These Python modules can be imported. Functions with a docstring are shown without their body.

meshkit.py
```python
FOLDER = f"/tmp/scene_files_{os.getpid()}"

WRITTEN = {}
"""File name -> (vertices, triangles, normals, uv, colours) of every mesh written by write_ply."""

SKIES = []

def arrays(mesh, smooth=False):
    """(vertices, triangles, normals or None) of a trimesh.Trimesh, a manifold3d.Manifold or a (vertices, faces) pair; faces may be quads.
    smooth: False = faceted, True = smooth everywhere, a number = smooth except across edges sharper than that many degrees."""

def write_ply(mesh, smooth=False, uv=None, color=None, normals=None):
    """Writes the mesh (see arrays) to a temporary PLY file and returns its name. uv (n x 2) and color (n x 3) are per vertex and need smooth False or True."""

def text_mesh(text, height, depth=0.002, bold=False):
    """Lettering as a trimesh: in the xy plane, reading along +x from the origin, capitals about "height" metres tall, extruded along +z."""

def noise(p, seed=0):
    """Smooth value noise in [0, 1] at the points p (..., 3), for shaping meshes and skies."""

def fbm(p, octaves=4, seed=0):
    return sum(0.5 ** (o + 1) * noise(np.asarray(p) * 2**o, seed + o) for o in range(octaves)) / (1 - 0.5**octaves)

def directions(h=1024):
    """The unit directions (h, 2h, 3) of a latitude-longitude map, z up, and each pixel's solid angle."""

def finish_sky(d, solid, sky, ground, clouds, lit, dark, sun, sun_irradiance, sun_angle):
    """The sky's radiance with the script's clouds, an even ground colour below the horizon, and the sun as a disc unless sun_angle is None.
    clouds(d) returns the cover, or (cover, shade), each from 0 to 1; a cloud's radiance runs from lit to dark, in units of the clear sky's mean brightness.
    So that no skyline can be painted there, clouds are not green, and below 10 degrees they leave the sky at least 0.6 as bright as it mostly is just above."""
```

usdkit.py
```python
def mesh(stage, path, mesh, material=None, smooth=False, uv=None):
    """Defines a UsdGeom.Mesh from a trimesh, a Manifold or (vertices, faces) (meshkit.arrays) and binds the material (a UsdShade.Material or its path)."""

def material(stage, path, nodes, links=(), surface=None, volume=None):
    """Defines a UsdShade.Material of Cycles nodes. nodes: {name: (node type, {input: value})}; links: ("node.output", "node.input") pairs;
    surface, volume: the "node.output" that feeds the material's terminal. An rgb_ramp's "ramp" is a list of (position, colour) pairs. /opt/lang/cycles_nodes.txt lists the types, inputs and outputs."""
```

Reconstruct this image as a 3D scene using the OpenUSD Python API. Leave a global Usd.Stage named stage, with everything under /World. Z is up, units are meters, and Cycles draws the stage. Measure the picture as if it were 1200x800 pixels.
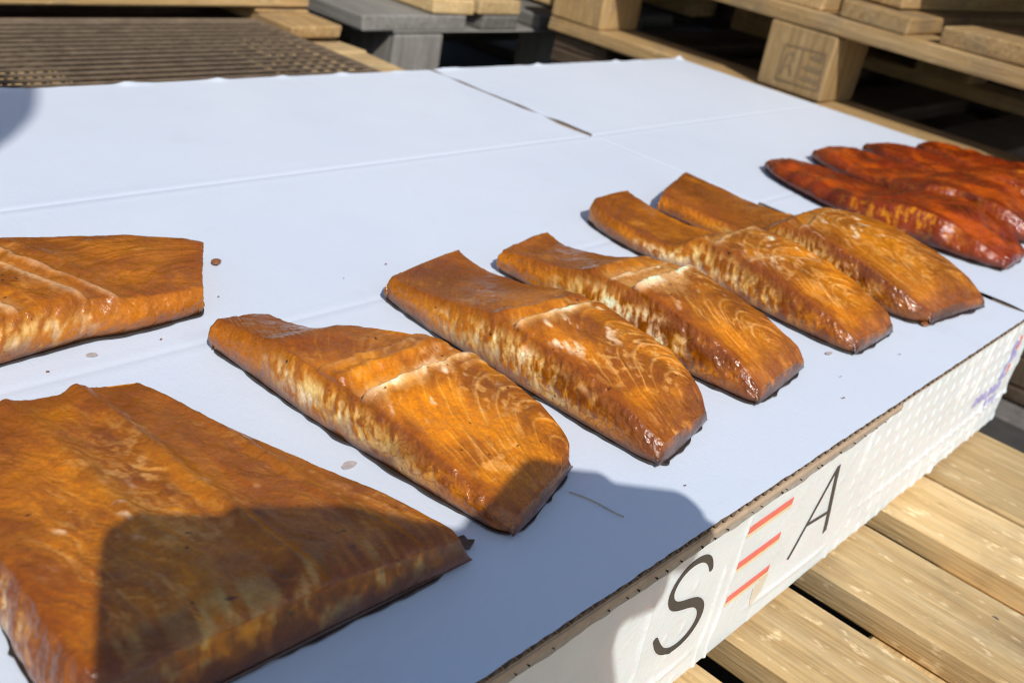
import math, random
import numpy as np, trimesh, manifold3d as m3, shapely.geometry as sg, shapely.affinity as sa
from shapely.ops import unary_union
from scipy.interpolate import PchipInterpolator
from scipy.ndimage import gaussian_filter1d
import usdkit
from meshkit import noise, fbm
from pxr import Usd, UsdGeom, UsdLux, UsdShade, Gf, Sdf, Vt

U = 0.24                      # one building unit (the camera's height above the board) in metres
LIFT = 1.09                   # height of the board above the paving, in units
random.seed(4)
rng = np.random.default_rng(4)
stage = Usd.Stage.CreateInMemory()
UsdGeom.SetStageUpAxis(stage, UsdGeom.Tokens.z)
UsdGeom.SetStageMetersPerUnit(stage, 1.0)
UsdGeom.Xform.Define(stage, '/World')
UsdGeom.Scope.Define(stage, '/World/Looks')

# ------------------------------------------------------------------ camera
cam = UsdGeom.Camera.Define(stage, '/World/camera')
right = np.array([0.66740038, -0.72303351, 0.17832354])
down = np.array([-0.22192413, -0.4216797, -0.87916774])
fwd = np.array([0.71086315, 0.54718258, -0.44188777])
M = np.eye(4)
M[0, :3], M[1, :3], M[2, :3], M[3, :3] = right, -down, -fwd, (0, 0, (1 + LIFT) * U)
cam.AddTransformOp().Set(Gf.Matrix4d(*M.ravel().tolist()))
cam.CreateHorizontalApertureAttr(36.0)
cam.CreateVerticalApertureAttr(24.0)
cam.CreateFocalLengthAttr(36.026)
cam.CreateClippingRangeAttr(Gf.Vec2f(0.01, 200))
cam.CreateFStopAttr(14.0)
cam.CreateFocusDistanceAttr(1.85 * U)
cam.CreateExposureAttr(0.0)

# ------------------------------------------------------------------ sun and sky
SUN = np.array([-0.55, -0.93, 1.0]); SUN /= np.linalg.norm(SUN)
sky = UsdLux.DomeLight.Define(stage, '/World/sky')
skym = usdkit.material(stage, '/World/Looks/sky_look', {
    's': ('sky_texture', {'sky_type': 'single_scattering', 'sun_disc': False, 'sun_elevation': math.asin(SUN[2]),
                          'sun_rotation': math.atan2(SUN[0], SUN[1]), 'aerosol_density': 1.0}),
    'b': ('background_shader', {'strength': 0.125})}, [('s.color', 'b.color')], surface='b.background')
UsdShade.MaterialBindingAPI.Apply(sky.GetPrim()).Bind(skym)
sky.GetPrim().SetCustomDataByKey('kind', 'structure')
sun = UsdLux.DistantLight.Define(stage, '/World/sun')
zx = np.cross([0, 0, 1], SUN); zx /= np.linalg.norm(zx)
S = np.eye(4); S[0, :3], S[1, :3], S[2, :3] = zx, np.cross(SUN, zx), SUN
sun.AddTransformOp().Set(Gf.Matrix4d(*S.ravel().tolist()))
sun.CreateIntensityAttr(1.0); sun.CreateAngleAttr(0.53); sun.CreateNormalizeAttr(True)
sun.CreateColorAttr(Gf.Vec3f(1.0, 0.965, 0.92))

# ------------------------------------------------------------------ helpers
used = {}
def numbered(parent, name):
    k = (parent, name); n = used.get(k, 0); used[k] = n + 1
    return f'{parent}/{name}' + (f'_{n:03d}' if n else '')

def tag(prim, label=None, cat=None, group=None, kind=None):
    for k, v in (('label', label), ('category', cat), ('group', group), ('kind', kind)):
        if v: prim.SetCustomDataByKey(k, v)
    return prim

def arr(mesh):
    if hasattr(mesh, 'to_mesh'):
        q = mesh.to_mesh(); return np.array(q.vert_properties[:, :3]), np.array(q.tri_verts)
    if isinstance(mesh, trimesh.Trimesh): return np.array(mesh.vertices), np.array(mesh.faces)
    return np.asarray(mesh[0], float), np.asarray(mesh[1], int)

def put(path, mesh, mat, base=(0, 0, 0), smooth=False, col=None):
    v, f = arr(mesh)
    v = (v - np.asarray(base)) * U
    if base is ZERO: v = v + [0, 0, LIFT * U]
    g = usdkit.mesh(stage, path, (v, f), mat, smooth=smooth)
    if col is not None:
        UsdGeom.PrimvarsAPI(g).CreatePrimvar('tint', Sdf.ValueTypeNames.Color3fArray, 'vertex').Set(Vt.Vec3fArray.FromNumpy(np.asarray(col, np.float32)))
    return g.GetPrim()
ZERO = np.zeros(3)

class Thing:
    """An Xform at the thing's base, whose children are its parts."""
    def __init__(s, name, label, cat, base, group=None):
        s.base = np.asarray(base, float)
        s.path = numbered('/World', name)
        x = UsdGeom.Xform.Define(stage, s.path)
        x.AddTranslateOp().Set(Gf.Vec3d(*((s.base + [0, 0, LIFT]) * U).tolist()))
        s.prim = tag(x.GetPrim(), label, cat, group)
    def part(s, name, mesh, mat, parent=None, smooth=False, col=None, label=None, kind=None):
        p = put(numbered(parent.GetPath().pathString if parent else s.path, name), mesh, mat, s.base, smooth, col)
        return tag(p, label=label, kind=kind)

def lone(name, mesh, mat, label=None, cat=None, group=None, kind=None, smooth=False, col=None):
    return tag(put(numbered('/World', name), mesh, mat, ZERO, smooth, col), label, cat, group, kind)

def box(x0, x1, y0, y1, z0, z1, c=0.008, jit=0.0):
    """A box with chamfered edges; jit makes it slightly crooked."""
    c = min(c, (x1 - x0) / 3, (y1 - y0) / 3, (z1 - z0) / 3)
    P = []
    for sx in (0, 1):
        for sy in (0, 1):
            for sz in (0, 1):
                p = np.array([(x0, x1)[sx], (y0, y1)[sy], (z0, z1)[sz]]) + rng.normal(0, 1, 3) * jit
                d = np.array([1 - 2 * sx, 1 - 2 * sy, 1 - 2 * sz]) * c
                for k in range(3):
                    e = d.copy(); e[k] = 0; P.append(p + e)
    return m3.Manifold.hull_points(np.array(P))

def extrude(poly, z0, z1):
    ps = [poly] if poly.geom_type == 'Polygon' else [g for g in poly.geoms if g.area > 1e-9]
    m = trimesh.util.concatenate([trimesh.creation.extrude_polygon(p, z1 - z0, engine='earcut') for p in ps])
    m.apply_translation([0, 0, z0]); return m

def grid_faces(n, m, flip=False):
    i = np.arange(n * m).reshape(n, m)
    a, b, c, d = i[:-1, :-1].ravel(), i[1:, :-1].ravel(), i[1:, 1:].ravel(), i[:-1, 1:].ravel()
    f = np.vstack([np.stack([a, b, c], 1), np.stack([a, c, d], 1)])
    return f[:, ::-1] if flip else f

def bone_hull(pts):
    """One hull through spheres ((x, y, z), radius)."""
    out = []
    for p, r in pts:
        s = m3.Manifold.sphere(r, 20).translate(tuple(map(float, p))); out.append(s)
    return m3.Manifold.batch_hull(out)

def sstep(a, b, x):
    t = np.clip((x - a) / (b - a), 0, 1); return t * t * (3 - 2 * t)

# ------------------------------------------------------------------ materials
L = '/World/Looks/'
def plain(name, color, rough=0.6, var=0.06, scale=40, bump=0.0, bscale=300, spec=0.5, bdist=0.001, metallic=0.0):
    return usdkit.material(stage, L + name, {
        'g': ('geometry', {}),
        'n': ('noise_texture', {'scale': scale, 'detail': 5, 'roughness': 0.6}),
        'r': ('rgb_ramp', {'ramp': [(0.25, tuple(c * (1 - var) for c in color)), (0.75, tuple(min(1, c * (1 + var)) for c in color))]}),
        'nb': ('noise_texture', {'scale': bscale, 'detail': 4}),
        'b': ('bump', {'strength': bump, 'distance': bdist}),
        'p': ('principled_bsdf', {'roughness': rough, 'specular_ior_level': spec, 'metallic': metallic})},
        [('g.position', 'n.vector'), ('g.position', 'nb.vector'), ('n.fac', 'r.fac'), ('r.color', 'p.base_color'),
         ('nb.fac', 'b.height'), ('b.normal', 'p.normal')], surface='p.BSDF')

def wood(name, axis, dark, mid, light, grey=0.25, chips=0.5):
    """Sawn softwood with grain along x, y or z (axis 0, 1, 2), grey weather stains, knots and torn pale fibres."""
    sc = [110.0, 110.0, 110.0]; sc[axis] = 5.0
    s2 = [150.0, 150.0, 150.0]; s2[axis] = 60.0
    s3 = [420.0, 420.0, 420.0]; s3[axis] = 22.0
    return usdkit.material(stage, L + name, {
        'g': ('geometry', {}), 'o': ('object_info', {}),
        'off': ('vector_math', {'math_type': 'scale', 'vector1': (7.3, 3.1, 5.7)}),
        'add': ('vector_math', {'math_type': 'add'}),
        'm1': ('mapping', {'scale': tuple(sc)}), 'm2': ('mapping', {'scale': tuple(s2)}), 'm3': ('mapping', {'scale': tuple(s3)}),
        'n1': ('noise_texture', {'scale': 1.0, 'detail': 5, 'roughness': 0.55, 'distortion': 0.6}),
        'n2': ('noise_texture', {'scale': 1.0, 'detail': 4, 'roughness': 0.6}),
        'n3': ('noise_texture', {'scale': 1.0, 'detail': 3, 'roughness': 0.6}),
        'n4': ('noise_texture', {'scale': 16.0, 'detail': 4, 'roughness': 0.6}),
        'r1': ('rgb_ramp', {'ramp': [(0.2, dark), (0.45, mid), (0.8, light)]}),
        'r4': ('rgb_ramp', {'ramp': [(0.5, (0, 0, 0)), (0.72, (1, 1, 1))]}),
        'k4': ('math', {'math_type': 'multiply', 'value2': grey}),
        'mg': ('mix', {'color2': (0.16, 0.135, 0.105)}),
        'r2': ('rgb_ramp', {'ramp': [(0.60, (0, 0, 0)), (0.68, (1, 1, 1))]}),
        'k2': ('math', {'math_type': 'multiply', 'value2': chips}),
        'mc': ('mix', {'color2': tuple(min(1, c * 1.25 + 0.03) for c in light)}),
        'r5': ('rgb_ramp', {'ramp': [(0.25, (1, 1, 1)), (0.31, (0, 0, 0))]}),
        'k5': ('math', {'math_type': 'multiply', 'value2': 0.6}),
        'md': ('mix', {'color2': tuple(c * 0.35 for c in dark)}),
        'g3': ('map_range', {'from_min': 0.3, 'from_max': 0.7, 'to_min': 0.80, 'to_max': 1.12}), 'mg3': ('vector_math', {'math_type': 'scale'}),
        'hv': ('hsv', {'hue': 0.5, 'saturation': 1.0}), 'hm': ('map_range', {'from_min': 0, 'from_max': 1, 'to_min': 0.72, 'to_max': 1.15}),
        'bb': ('math', {'math_type': 'add'}),
        'b': ('bump', {'strength': 0.55, 'distance': 0.0012}),
        'p': ('principled_bsdf', {'roughness': 0.75, 'specular_ior_level': 0.3})},
        [('o.random', 'off.scale'), ('g.position', 'add.vector1'), ('off.vector', 'add.vector2'),
         ('add.vector', 'm1.vector'), ('add.vector', 'm2.vector'), ('add.vector', 'm3.vector'), ('add.vector', 'n4.vector'),
         ('m1.vector', 'n1.vector'), ('m2.vector', 'n2.vector'), ('m3.vector', 'n3.vector'),
         ('n1.fac', 'r1.fac'), ('n4.fac', 'r4.fac'), ('r4.color', 'k4.value1'), ('k4.value', 'mg.fac'), ('r1.color', 'mg.color1'),
         ('n2.fac', 'r2.fac'), ('r2.color', 'k2.value1'), ('k2.value', 'mc.fac'), ('mg.color', 'mc.color1'),
         ('n2.fac', 'r5.fac'), ('r5.color', 'k5.value1'), ('k5.value', 'md.fac'), ('mc.color', 'md.color1'),
         ('o.random', 'hm.value'), ('hm.result', 'hv.value'), ('n3.fac', 'g3.value'), ('g3.result', 'mg3.scale'), ('md.color', 'mg3.vector1'), ('mg3.vector', 'hv.color'), ('hv.color', 'p.base_color'),
         ('n1.fac', 'bb.value1'), ('n3.fac', 'bb.value2'), ('bb.value', 'b.height'), ('b.normal', 'p.normal')], surface='p.BSDF')

WOOD = {}
for ax, nm in ((0, 'x'), (1, 'y'), (2, 'z')):
    WOOD['new', ax] = wood('pale_wood_' + nm, ax, (0.42, 0.25, 0.095), (0.60, 0.41, 0.185), (0.70, 0.53, 0.29), 0.36, 0.8)
    WOOD['old', ax] = wood('worn_wood_' + nm, ax, (0.24, 0.135, 0.05), (0.40, 0.25, 0.1), (0.50, 0.34, 0.16), 0.5, 0.45)
    WOOD['dark', ax] = wood('shade_toned_wood_' + nm, ax, (0.05, 0.033, 0.02), (0.085, 0.056, 0.034), (0.12, 0.085, 0.055), 0.4, 0.2)  # shade inside and under the pallet piles, put into the wood colour
    WOOD['grey', ax] = wood('grey_wood_' + nm, ax, (0.13, 0.12, 0.1), (0.2, 0.19, 0.17), (0.28, 0.27, 0.24), 0.4, 0.2)

paper = usdkit.material(stage, L + 'white_paper', {
    'g': ('geometry', {}),
    'n': ('noise_texture', {'scale': 7, 'detail': 6, 'roughness': 0.6}),
    'r': ('rgb_ramp', {'ramp': [(0.3, (0.635, 0.69, 0.765)), (0.6, (0.665, 0.715, 0.785))]}),
    'sm': ('noise_texture', {'scale': 26, 'detail': 6, 'roughness': 0.7}),
    'sr': ('rgb_ramp', {'ramp': [(0.60, (0, 0, 0)), (0.8, (0.26, 0.26, 0.26))]}),
    'mx': ('mix', {'color2': (0.52, 0.5, 0.5)}),
    'm1': ('mapping', {'scale': (420, 90, 200)}),
    'nb': ('noise_texture', {'scale': 1.0, 'detail': 3}),
    'nc': ('noise_texture', {'scale': 900, 'detail': 2}),
    'ad': ('math', {'math_type': 'add'}),
    'b': ('bump', {'strength': 0.16, 'distance': 0.0006}),
    'p': ('principled_bsdf', {'roughness': 0.5, 'specular_ior_level': 0.35})},
    [('g.position', 'n.vector'), ('n.fac', 'r.fac'), ('g.position', 'sm.vector'), ('sm.fac', 'sr.fac'), ('sr.color', 'mx.fac'),
     ('r.color', 'mx.color1'), ('mx.color', 'p.base_color'), ('g.position', 'm1.vector'), ('m1.vector', 'nb.vector'), ('g.position', 'nc.vector'),
     ('nb.fac', 'ad.value1'), ('nc.fac', 'ad.value2'), ('ad.value', 'b.height'), ('b.normal', 'p.normal')], surface='p.BSDF')
kraft = plain('kraft_paper', (0.40, 0.29, 0.19), 0.8, 0.18, 120, 0.4, 900)
kraft_shade = plain('shade_toned_fluting', (0.15, 0.105, 0.07), 0.85, 0.2, 200, 0.3, 900)  # darker than real kraft: shade inside the flutes put into the colour
kraft_grey = plain('rubbed_kraft', (0.34, 0.30, 0.25), 0.85, 0.25, 260, 0.5, 700)
foam = usdkit.material(stage, L + 'white_foam', {
    'g': ('geometry', {}),
    'v': ('voronoi_texture', {'feature': 'f1', 'scale': 330}),
    'n': ('noise_texture', {'scale': 30, 'detail': 4}),
    'r': ('rgb_ramp', {'ramp': [(0.3, (0.66, 0.67, 0.65)), (0.7, (0.715, 0.725, 0.71))]}),
    'b': ('bump', {'strength': 0.25, 'distance': 0.0008}),
    'p': ('principled_bsdf', {'roughness': 0.5, 'specular_ior_level': 0.45, 'subsurface_weight': 0.25, 'subsurface_scale': 0.004})},
    [('g.position', 'v.vector'), ('g.position', 'n.vector'), ('n.fac', 'r.fac'), ('r.color', 'p.base_color'), ('v.distance', 'b.height'), ('b.normal', 'p.normal')],
    surface='p.BSDF')
ink_grey = plain('grey_ink', (0.045, 0.042, 0.042), 0.5, 0.3, 500)
ink_red = plain('red_ink', (0.74, 0.16, 0.12), 0.5, 0.1, 300)
ink_yellow = plain('yellow_ink', (0.74, 0.60, 0.34), 0.5, 0.08, 300)
ink_blue = plain('blue_ink', (0.36, 0.33, 0.56), 0.5, 0.12, 300)
ink_stamp = plain('stamp_ink', (0.22, 0.145, 0.075), 0.8, 0.3, 300)
steel = plain('blackened_steel', (0.165, 0.12, 0.078), 0.5, 0.35, 60, 0.3, 500, metallic=0.2)
shade_steel = plain('shade_toned_steel', (0.045, 0.036, 0.026), 0.7, 0.3, 60)  # cross bars coloured darker so the grate gaps look shaded
nailm = plain('nail_steel', (0.2, 0.18, 0.16), 0.4, 0.2, 100, metallic=0.8)
paving = plain('paving_stone', (0.14, 0.128, 0.115), 0.85, 0.25, 60, 0.5, 200, bdist=0.002)
ground_m = plain('paving_sand', (0.045, 0.04, 0.035), 0.95, 0.25, 50, 0.5, 200, bdist=0.002)
crumb_m = plain('browned_crumb', (0.24, 0.09, 0.03), 0.45, 0.3, 500, 0.5, 900)
stain_m = plain('grease_stain', (0.45, 0.40, 0.38), 0.45, 0.2, 300)

def fishmat(name, coat, sat=1.0):
    return usdkit.material(stage, L + name, {
        'g': ('geometry', {}),
        'a': ('attribute', {'attribute': 'tint'}),
        'n': ('noise_texture', {'scale': 700, 'detail': 4, 'roughness': 0.65}),
        'mr': ('map_range', {'from_min': 0.3, 'from_max': 0.7, 'to_min': 0.82, 'to_max': 1.13}),
        'hv': ('hsv', {'saturation': 1.065 * sat}),
        'n2': ('noise_texture', {'scale': 120, 'detail': 4}),
        'rr': ('map_range', {'from_min': 0.38, 'from_max': 0.62, 'to_min': 0.12, 'to_max': 0.36, 'clamp': True}),
        'n3': ('noise_texture', {'scale': 1500, 'detail': 3}),
        'n5': ('noise_texture', {'scale': 330, 'detail': 3, 'distortion': 0.8}),
        'ad': ('math', {'math_type': 'multiply_add', 'value2': 0.45}),
        'b': ('bump', {'strength': 0.5, 'distance': 0.0009}),
        'p': ('principled_bsdf', {'specular_ior_level': 0.5, 'coat_weight': coat, 'coat_roughness': 0.22,
                                  'subsurface_weight': 0.12, 'subsurface_scale': 0.0025, 'subsurface_radius': (1.0, 0.35, 0.12)})},
        [('g.position', 'n.vector'), ('g.position', 'n2.vector'), ('g.position', 'n3.vector'), ('g.position', 'n5.vector'),
         ('n.fac', 'mr.value'), ('mr.result', 'hv.value'),
         ('a.color', 'hv.color'), ('hv.color', 'p.base_color'), ('n2.fac', 'rr.value'), ('rr.result', 'p.roughness'),
         ('n3.fac', 'ad.value1'), ('n5.fac', 'ad.value3'), ('ad.value', 'b.height'), ('b.normal', 'p.normal')], surface='p.BSDF')
fish = fishmat('smoked_salmon', 0.3)
fish_red = fishmat('red_smoked_salmon', 0.04)
skinm = plain('salmon_skin', (0.045, 0.032, 0.026), 0.35, 0.5, 220, 0.5, 700)

# ------------------------------------------------------------------ paving
def ground():
    n = 60
    lone('ground', (np.array([[-60, -60, -1.11], [60, -60, -1.11], [60, 60, -1.11], [-60, 60, -1.11]], float), np.array([[0, 1, 2], [0, 2, 3]])), ground_m, kind='structure')
    pav = Thing('pavement', None, None, (5, 0, -1.105)); tag(pav.prim, kind='structure')
    bw, bh, gap = 0.83, 0.415, 0.025
    for j in range(-3, 7):
        for i in range(0, 3):
            x = 4.62 + i * bw + (j % 2) * bw / 2; y = -0.6 + j * bh
            pav.part('paving_stone', box(x + gap / 2, x + bw - gap / 2, y + gap / 2, y + bh - gap / 2, -1.2, -1.09 + rng.uniform(-.006, .006), 0.012, 0.003), paving)
ground()

# ------------------------------------------------------------------ pallets
def nails(t, parent, pts, z):
    for x, y in pts:
        c = trimesh.creation.cylinder(0.011, 0.004, sections=8); c.apply_translation([x, y, z + 0.0005])
        t.part('nail', c, nailm, parent)

def pallet(label, x0, x1, y0, y1, z0, deck_axis, base_axis, kind='new', deck=None, deck_w=0.42, n_deck=5, group=None, cat='pallet',
           H=(0.092, 0.325, 0.092, 0.092), stamped=None, block_w=0.41, nail=False, base_from=None):
    """Wooden block pallet with its bottom at z0: base boards, nine blocks, three stringer boards, deck boards."""
    t = Thing('wooden_pallet', label, cat, ((x0 + x1) / 2, (y0 + y1) / 2, z0), group)
    span = {0: (x0, x1), 1: (y0, y1)}
    def slab(axis, a, b, c, d, za, zb, nm, k=None):        # runs along axis from a to b, across from c to d
        k = k or kind
        args = (a, b, c, d) if axis == 0 else (c, d, a, b)
        return t.part(nm, box(*args, za + 0.001, zb - 0.001, 0.01, 0.004), WOOD[k, axis])
    za, zb, zc, zd, ze = z0, z0 + H[0], z0 + H[0] + H[1], z0 + sum(H[:3]), z0 + sum(H)
    def centres(a, b, w): return [a + w / 2, (a + b) / 2, b - w / 2]
    oth = 1 - base_axis
    for q in centres(*span[oth], block_w):
        slab(base_axis, base_from if base_from is not None else span[base_axis][0], span[base_axis][1], q - block_w / 2 + .01, q + block_w / 2 - .01, za, zb, 'base_board')
    for i, bx in enumerate(centres(x0, x1, block_w)):
        for j, by in enumerate(centres(y0, y1, block_w)):
            b = t.part('block', box(bx - block_w / 2 + .006, bx + block_w / 2 - .006, by - block_w / 2 + .006, by + block_w / 2 - .006, zb + .001, zc - .001, 0.012, 0.004), WOOD[kind, 2])
            if stamped == (i, j): t.stamped = b
    oth = 1 - deck_axis
    for q in centres(*span[deck_axis], block_w):
        slab(oth, *span[oth], q - block_w / 2 + .004, q + block_w / 2 - .004, zc, zd, 'stringer_board')
    if deck is None:
        a, b = span[oth]; step = (b - a - deck_w) / (n_deck - 1)
        deck = [(a + i * step, a + i * step + deck_w) for i in range(n_deck)]
    for c, d in deck:
        p = slab(deck_axis, span[deck_axis][0] + rng.uniform(0, .02), span[deck_axis][1] - rng.uniform(0, .02), c, d, zd, ze, 'deck_board')
        if nail:
            for q in centres(*span[deck_axis], block_w)[1:2]:
                for e in (0.27, 0.73):
                    w = c + (d - c) * e + rng.uniform(-.02, .02)
                    nails(t, p, [(q, w) if deck_axis == 0 else (w, q)], ze)
    return t

# the pallet that carries the box
pallet('pale wooden pallet under the foam box, its planks running out towards the lower right corner', 0.05, 3.385, -2.3, 2.76, -1.085, 1, 0, 'new',
       deck=[(.05, .45), (.55, .85), (.93, 1.22), (1.30, 1.66), (1.78, 2.07), (2.19, 2.50), (2.62, 2.915), (2.94, 3.385)], nail=True)

# ------------------------------------------------------------------ foam box with print
FW = 0.606                                                   # the front wall stands at this y
fb = Thing('foam_box', 'white foam fish box printed SEA, under the cardboard and on the pallet', 'foam box', (1.7, 1.9, -0.469))
fb.part('body', box(0.16, 3.47, 0.705, 3.02, -0.467, -0.038, 0.05), foam)
def wall_relief(X, Z):
    row = (Z + 0.47) / 0.052; sh = (np.floor(row) % 2) * 0.5
    cx = X / 0.062 + sh
    lx, lz = (cx - np.floor(cx) - 0.5) * 0.062, (row - np.floor(row) - 0.5) * 0.052
    keep = sstep(0.42, 0.55, noise(np.stack([np.floor(cx), np.floor(row), 0 * X], -1), 3) * 0.35 + 0.65 * noise(np.stack([X * 1.6, Z * 3, 0 * X], -1), 8))
    keep = np.maximum(keep * .45, sstep(2.1, 2.3, X) * (.5 + .5 * keep))
    stud = np.exp(-((lx / 0.010) ** 2 + (lz / 0.016) ** 2) ** 2) * keep
    D = -0.0036 * stud
    for xr, w in ((1.335, .006), (1.60, .005), (1.645, .004), (2.21, .006), (2.75, .005), (2.88, .004), (3.02, .004), (3.2, .005)):
        D = D - 0.005 * np.exp(-((X - xr - 0.012 * (noise(np.stack([Z * 14 + xr, 0 * Z, 0 * Z], -1), 4) - .5)) / w) ** 2) * sstep(.35, .6, noise(np.stack([X * 4, Z * 12, 0 * X], -1), 5))
    D = D - 0.004 * np.exp(-((Z + 0.405 + 0.01 * np.sin(X * 3)) / 0.009) ** 2) * sstep(.3, .6, noise(np.stack([X * 3, Z * 3, 0 * X], -1), 6)) - 0.004 * np.exp(-((Z + 0.345) / 0.006) ** 2) * sstep(2.2, 2.6, X)
    return D + 0.003 * (fbm(np.stack([X * 6, Z * 9, 0 * X], -1), 3, 2) - .5)
def front_wall():
    nx, nz = 1500, 200
    X, Z = np.meshgrid(np.linspace(0.16, 3.49, nx), np.linspace(-0.469, -0.0225, nz), indexing='ij')
    D = wall_relief(X, Z)
    D = D + 0.03 * sstep(-0.452, -0.469, Z) ** 2 + 0.03 * sstep(-.037, -.0225, Z) ** 2 + 0.07 * sstep(3.44, 3.49, X) ** 2
    Zo = Z + 0.005 * (noise(np.stack([X * 16, 0 * X, 0 * X], -1), 9) - .5) * sstep(-.45, -.469, Z)
    front = np.stack([X, FW + D, Zo], -1)
    V = front.reshape(-1, 3); F = grid_faces(nx, nz)
    ring = np.concatenate([np.arange(nx) * nz, (nx - 1) * nz + np.arange(1, nz), (np.arange(nx - 2, -1, -1)) * nz + nz - 1, np.arange(nz - 2, 0, -1)])
    B = V[ring].copy(); B[:, 1] = 0.703
    k0 = len(V); n = len(ring); a = np.arange(n); b = (a + 1) % n
    F2 = np.vstack([np.stack([ring[a], k0 + a, ring[b]], 1), np.stack([ring[b], k0 + a, k0 + b], 1)])
    return np.vstack([V, B]), np.vstack([F, F2])
fw = fb.part('front_wall', front_wall(), foam, smooth=40)

def decal(poly, mat, name, th=0.004):
    """A printed shape on the front wall: shapely polygon in (x, z)."""
    m = extrude(poly, 0, .0012)
    v, f = trimesh.remesh.subdivide_to_size(m.vertices, m.faces, .012, max_iter=12)
    v = np.stack([v[:, 0], FW + wall_relief(v[:, 0], v[:, 1]) - .0004 - v[:, 2], v[:, 1]], 1)
    return fb.part(name, (v, f), mat, fw)
def stroke(pts, w, curve=True):
    pts = np.array(pts, float)
    if curve:
        d = np.r_[0, np.cumsum(np.linalg.norm(np.diff(pts, axis=0), axis=1))]
        u = np.linspace(0, d[-1], 60)
        pts = gaussian_filter1d(np.stack([np.interp(u, d, pts[:, k]) for k in range(2)], 1), 2.2, axis=0, mode='nearest')
    if np.ndim(w) == 0: return sg.LineString(pts).buffer(w / 2, cap_style=2)
    ws = np.interp(np.linspace(0, 1, len(pts)), np.linspace(0, 1, len(w)), w)
    return unary_union([sg.LineString(pts[i:i + 2]).buffer(ws[i] / 2) for i in range(len(pts) - 1)])
decal(stroke([(1.533, -.172), (1.520, -.135), (1.488, -.114), (1.442, -.107), (1.403, -.122), (1.384, -.157), (1.412, -.2), (1.466, -.217), (1.52, -.234), (1.556, -.28), (1.54, -.322), (1.478, -.337), (1.418, -.312), (1.382, -.255)],
             [.012, .017, .015, .013, .015, .02, .022, .022, .022, .02, .015, .014, .017, .013]), ink_grey, 'letter_s')
for (xa, xb, z) in ((1.653, 1.832, -.128), (1.658, 1.832, -.219), (1.665, 1.84, -.312)):
    decal(sg.box(xa, z - .0085, xb, z + .0085), ink_red, 'letter_e_bar')
    decal(sg.box(xa - .002, z - .018, xb + .003, z - .0095), ink_yellow, 'letter_e_shade')
decal(unary_union([stroke([(1.938, -.335), (2.045, -.122)], .010, False), stroke([(2.045, -.122), (2.123, -.338)], .016, False), stroke([(1.976, -.256), (2.094, -.268)], .009, False)]), ink_grey, 'letter_a')
decal(sg.Polygon([(1.79, -.345), (1.84, -.325), (1.85, -.335), (1.84, -.375), (1.8, -.40)]), plain('faint_smear', (0.66, 0.58, 0.45), 0.5), 'smear', 0.001)
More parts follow.
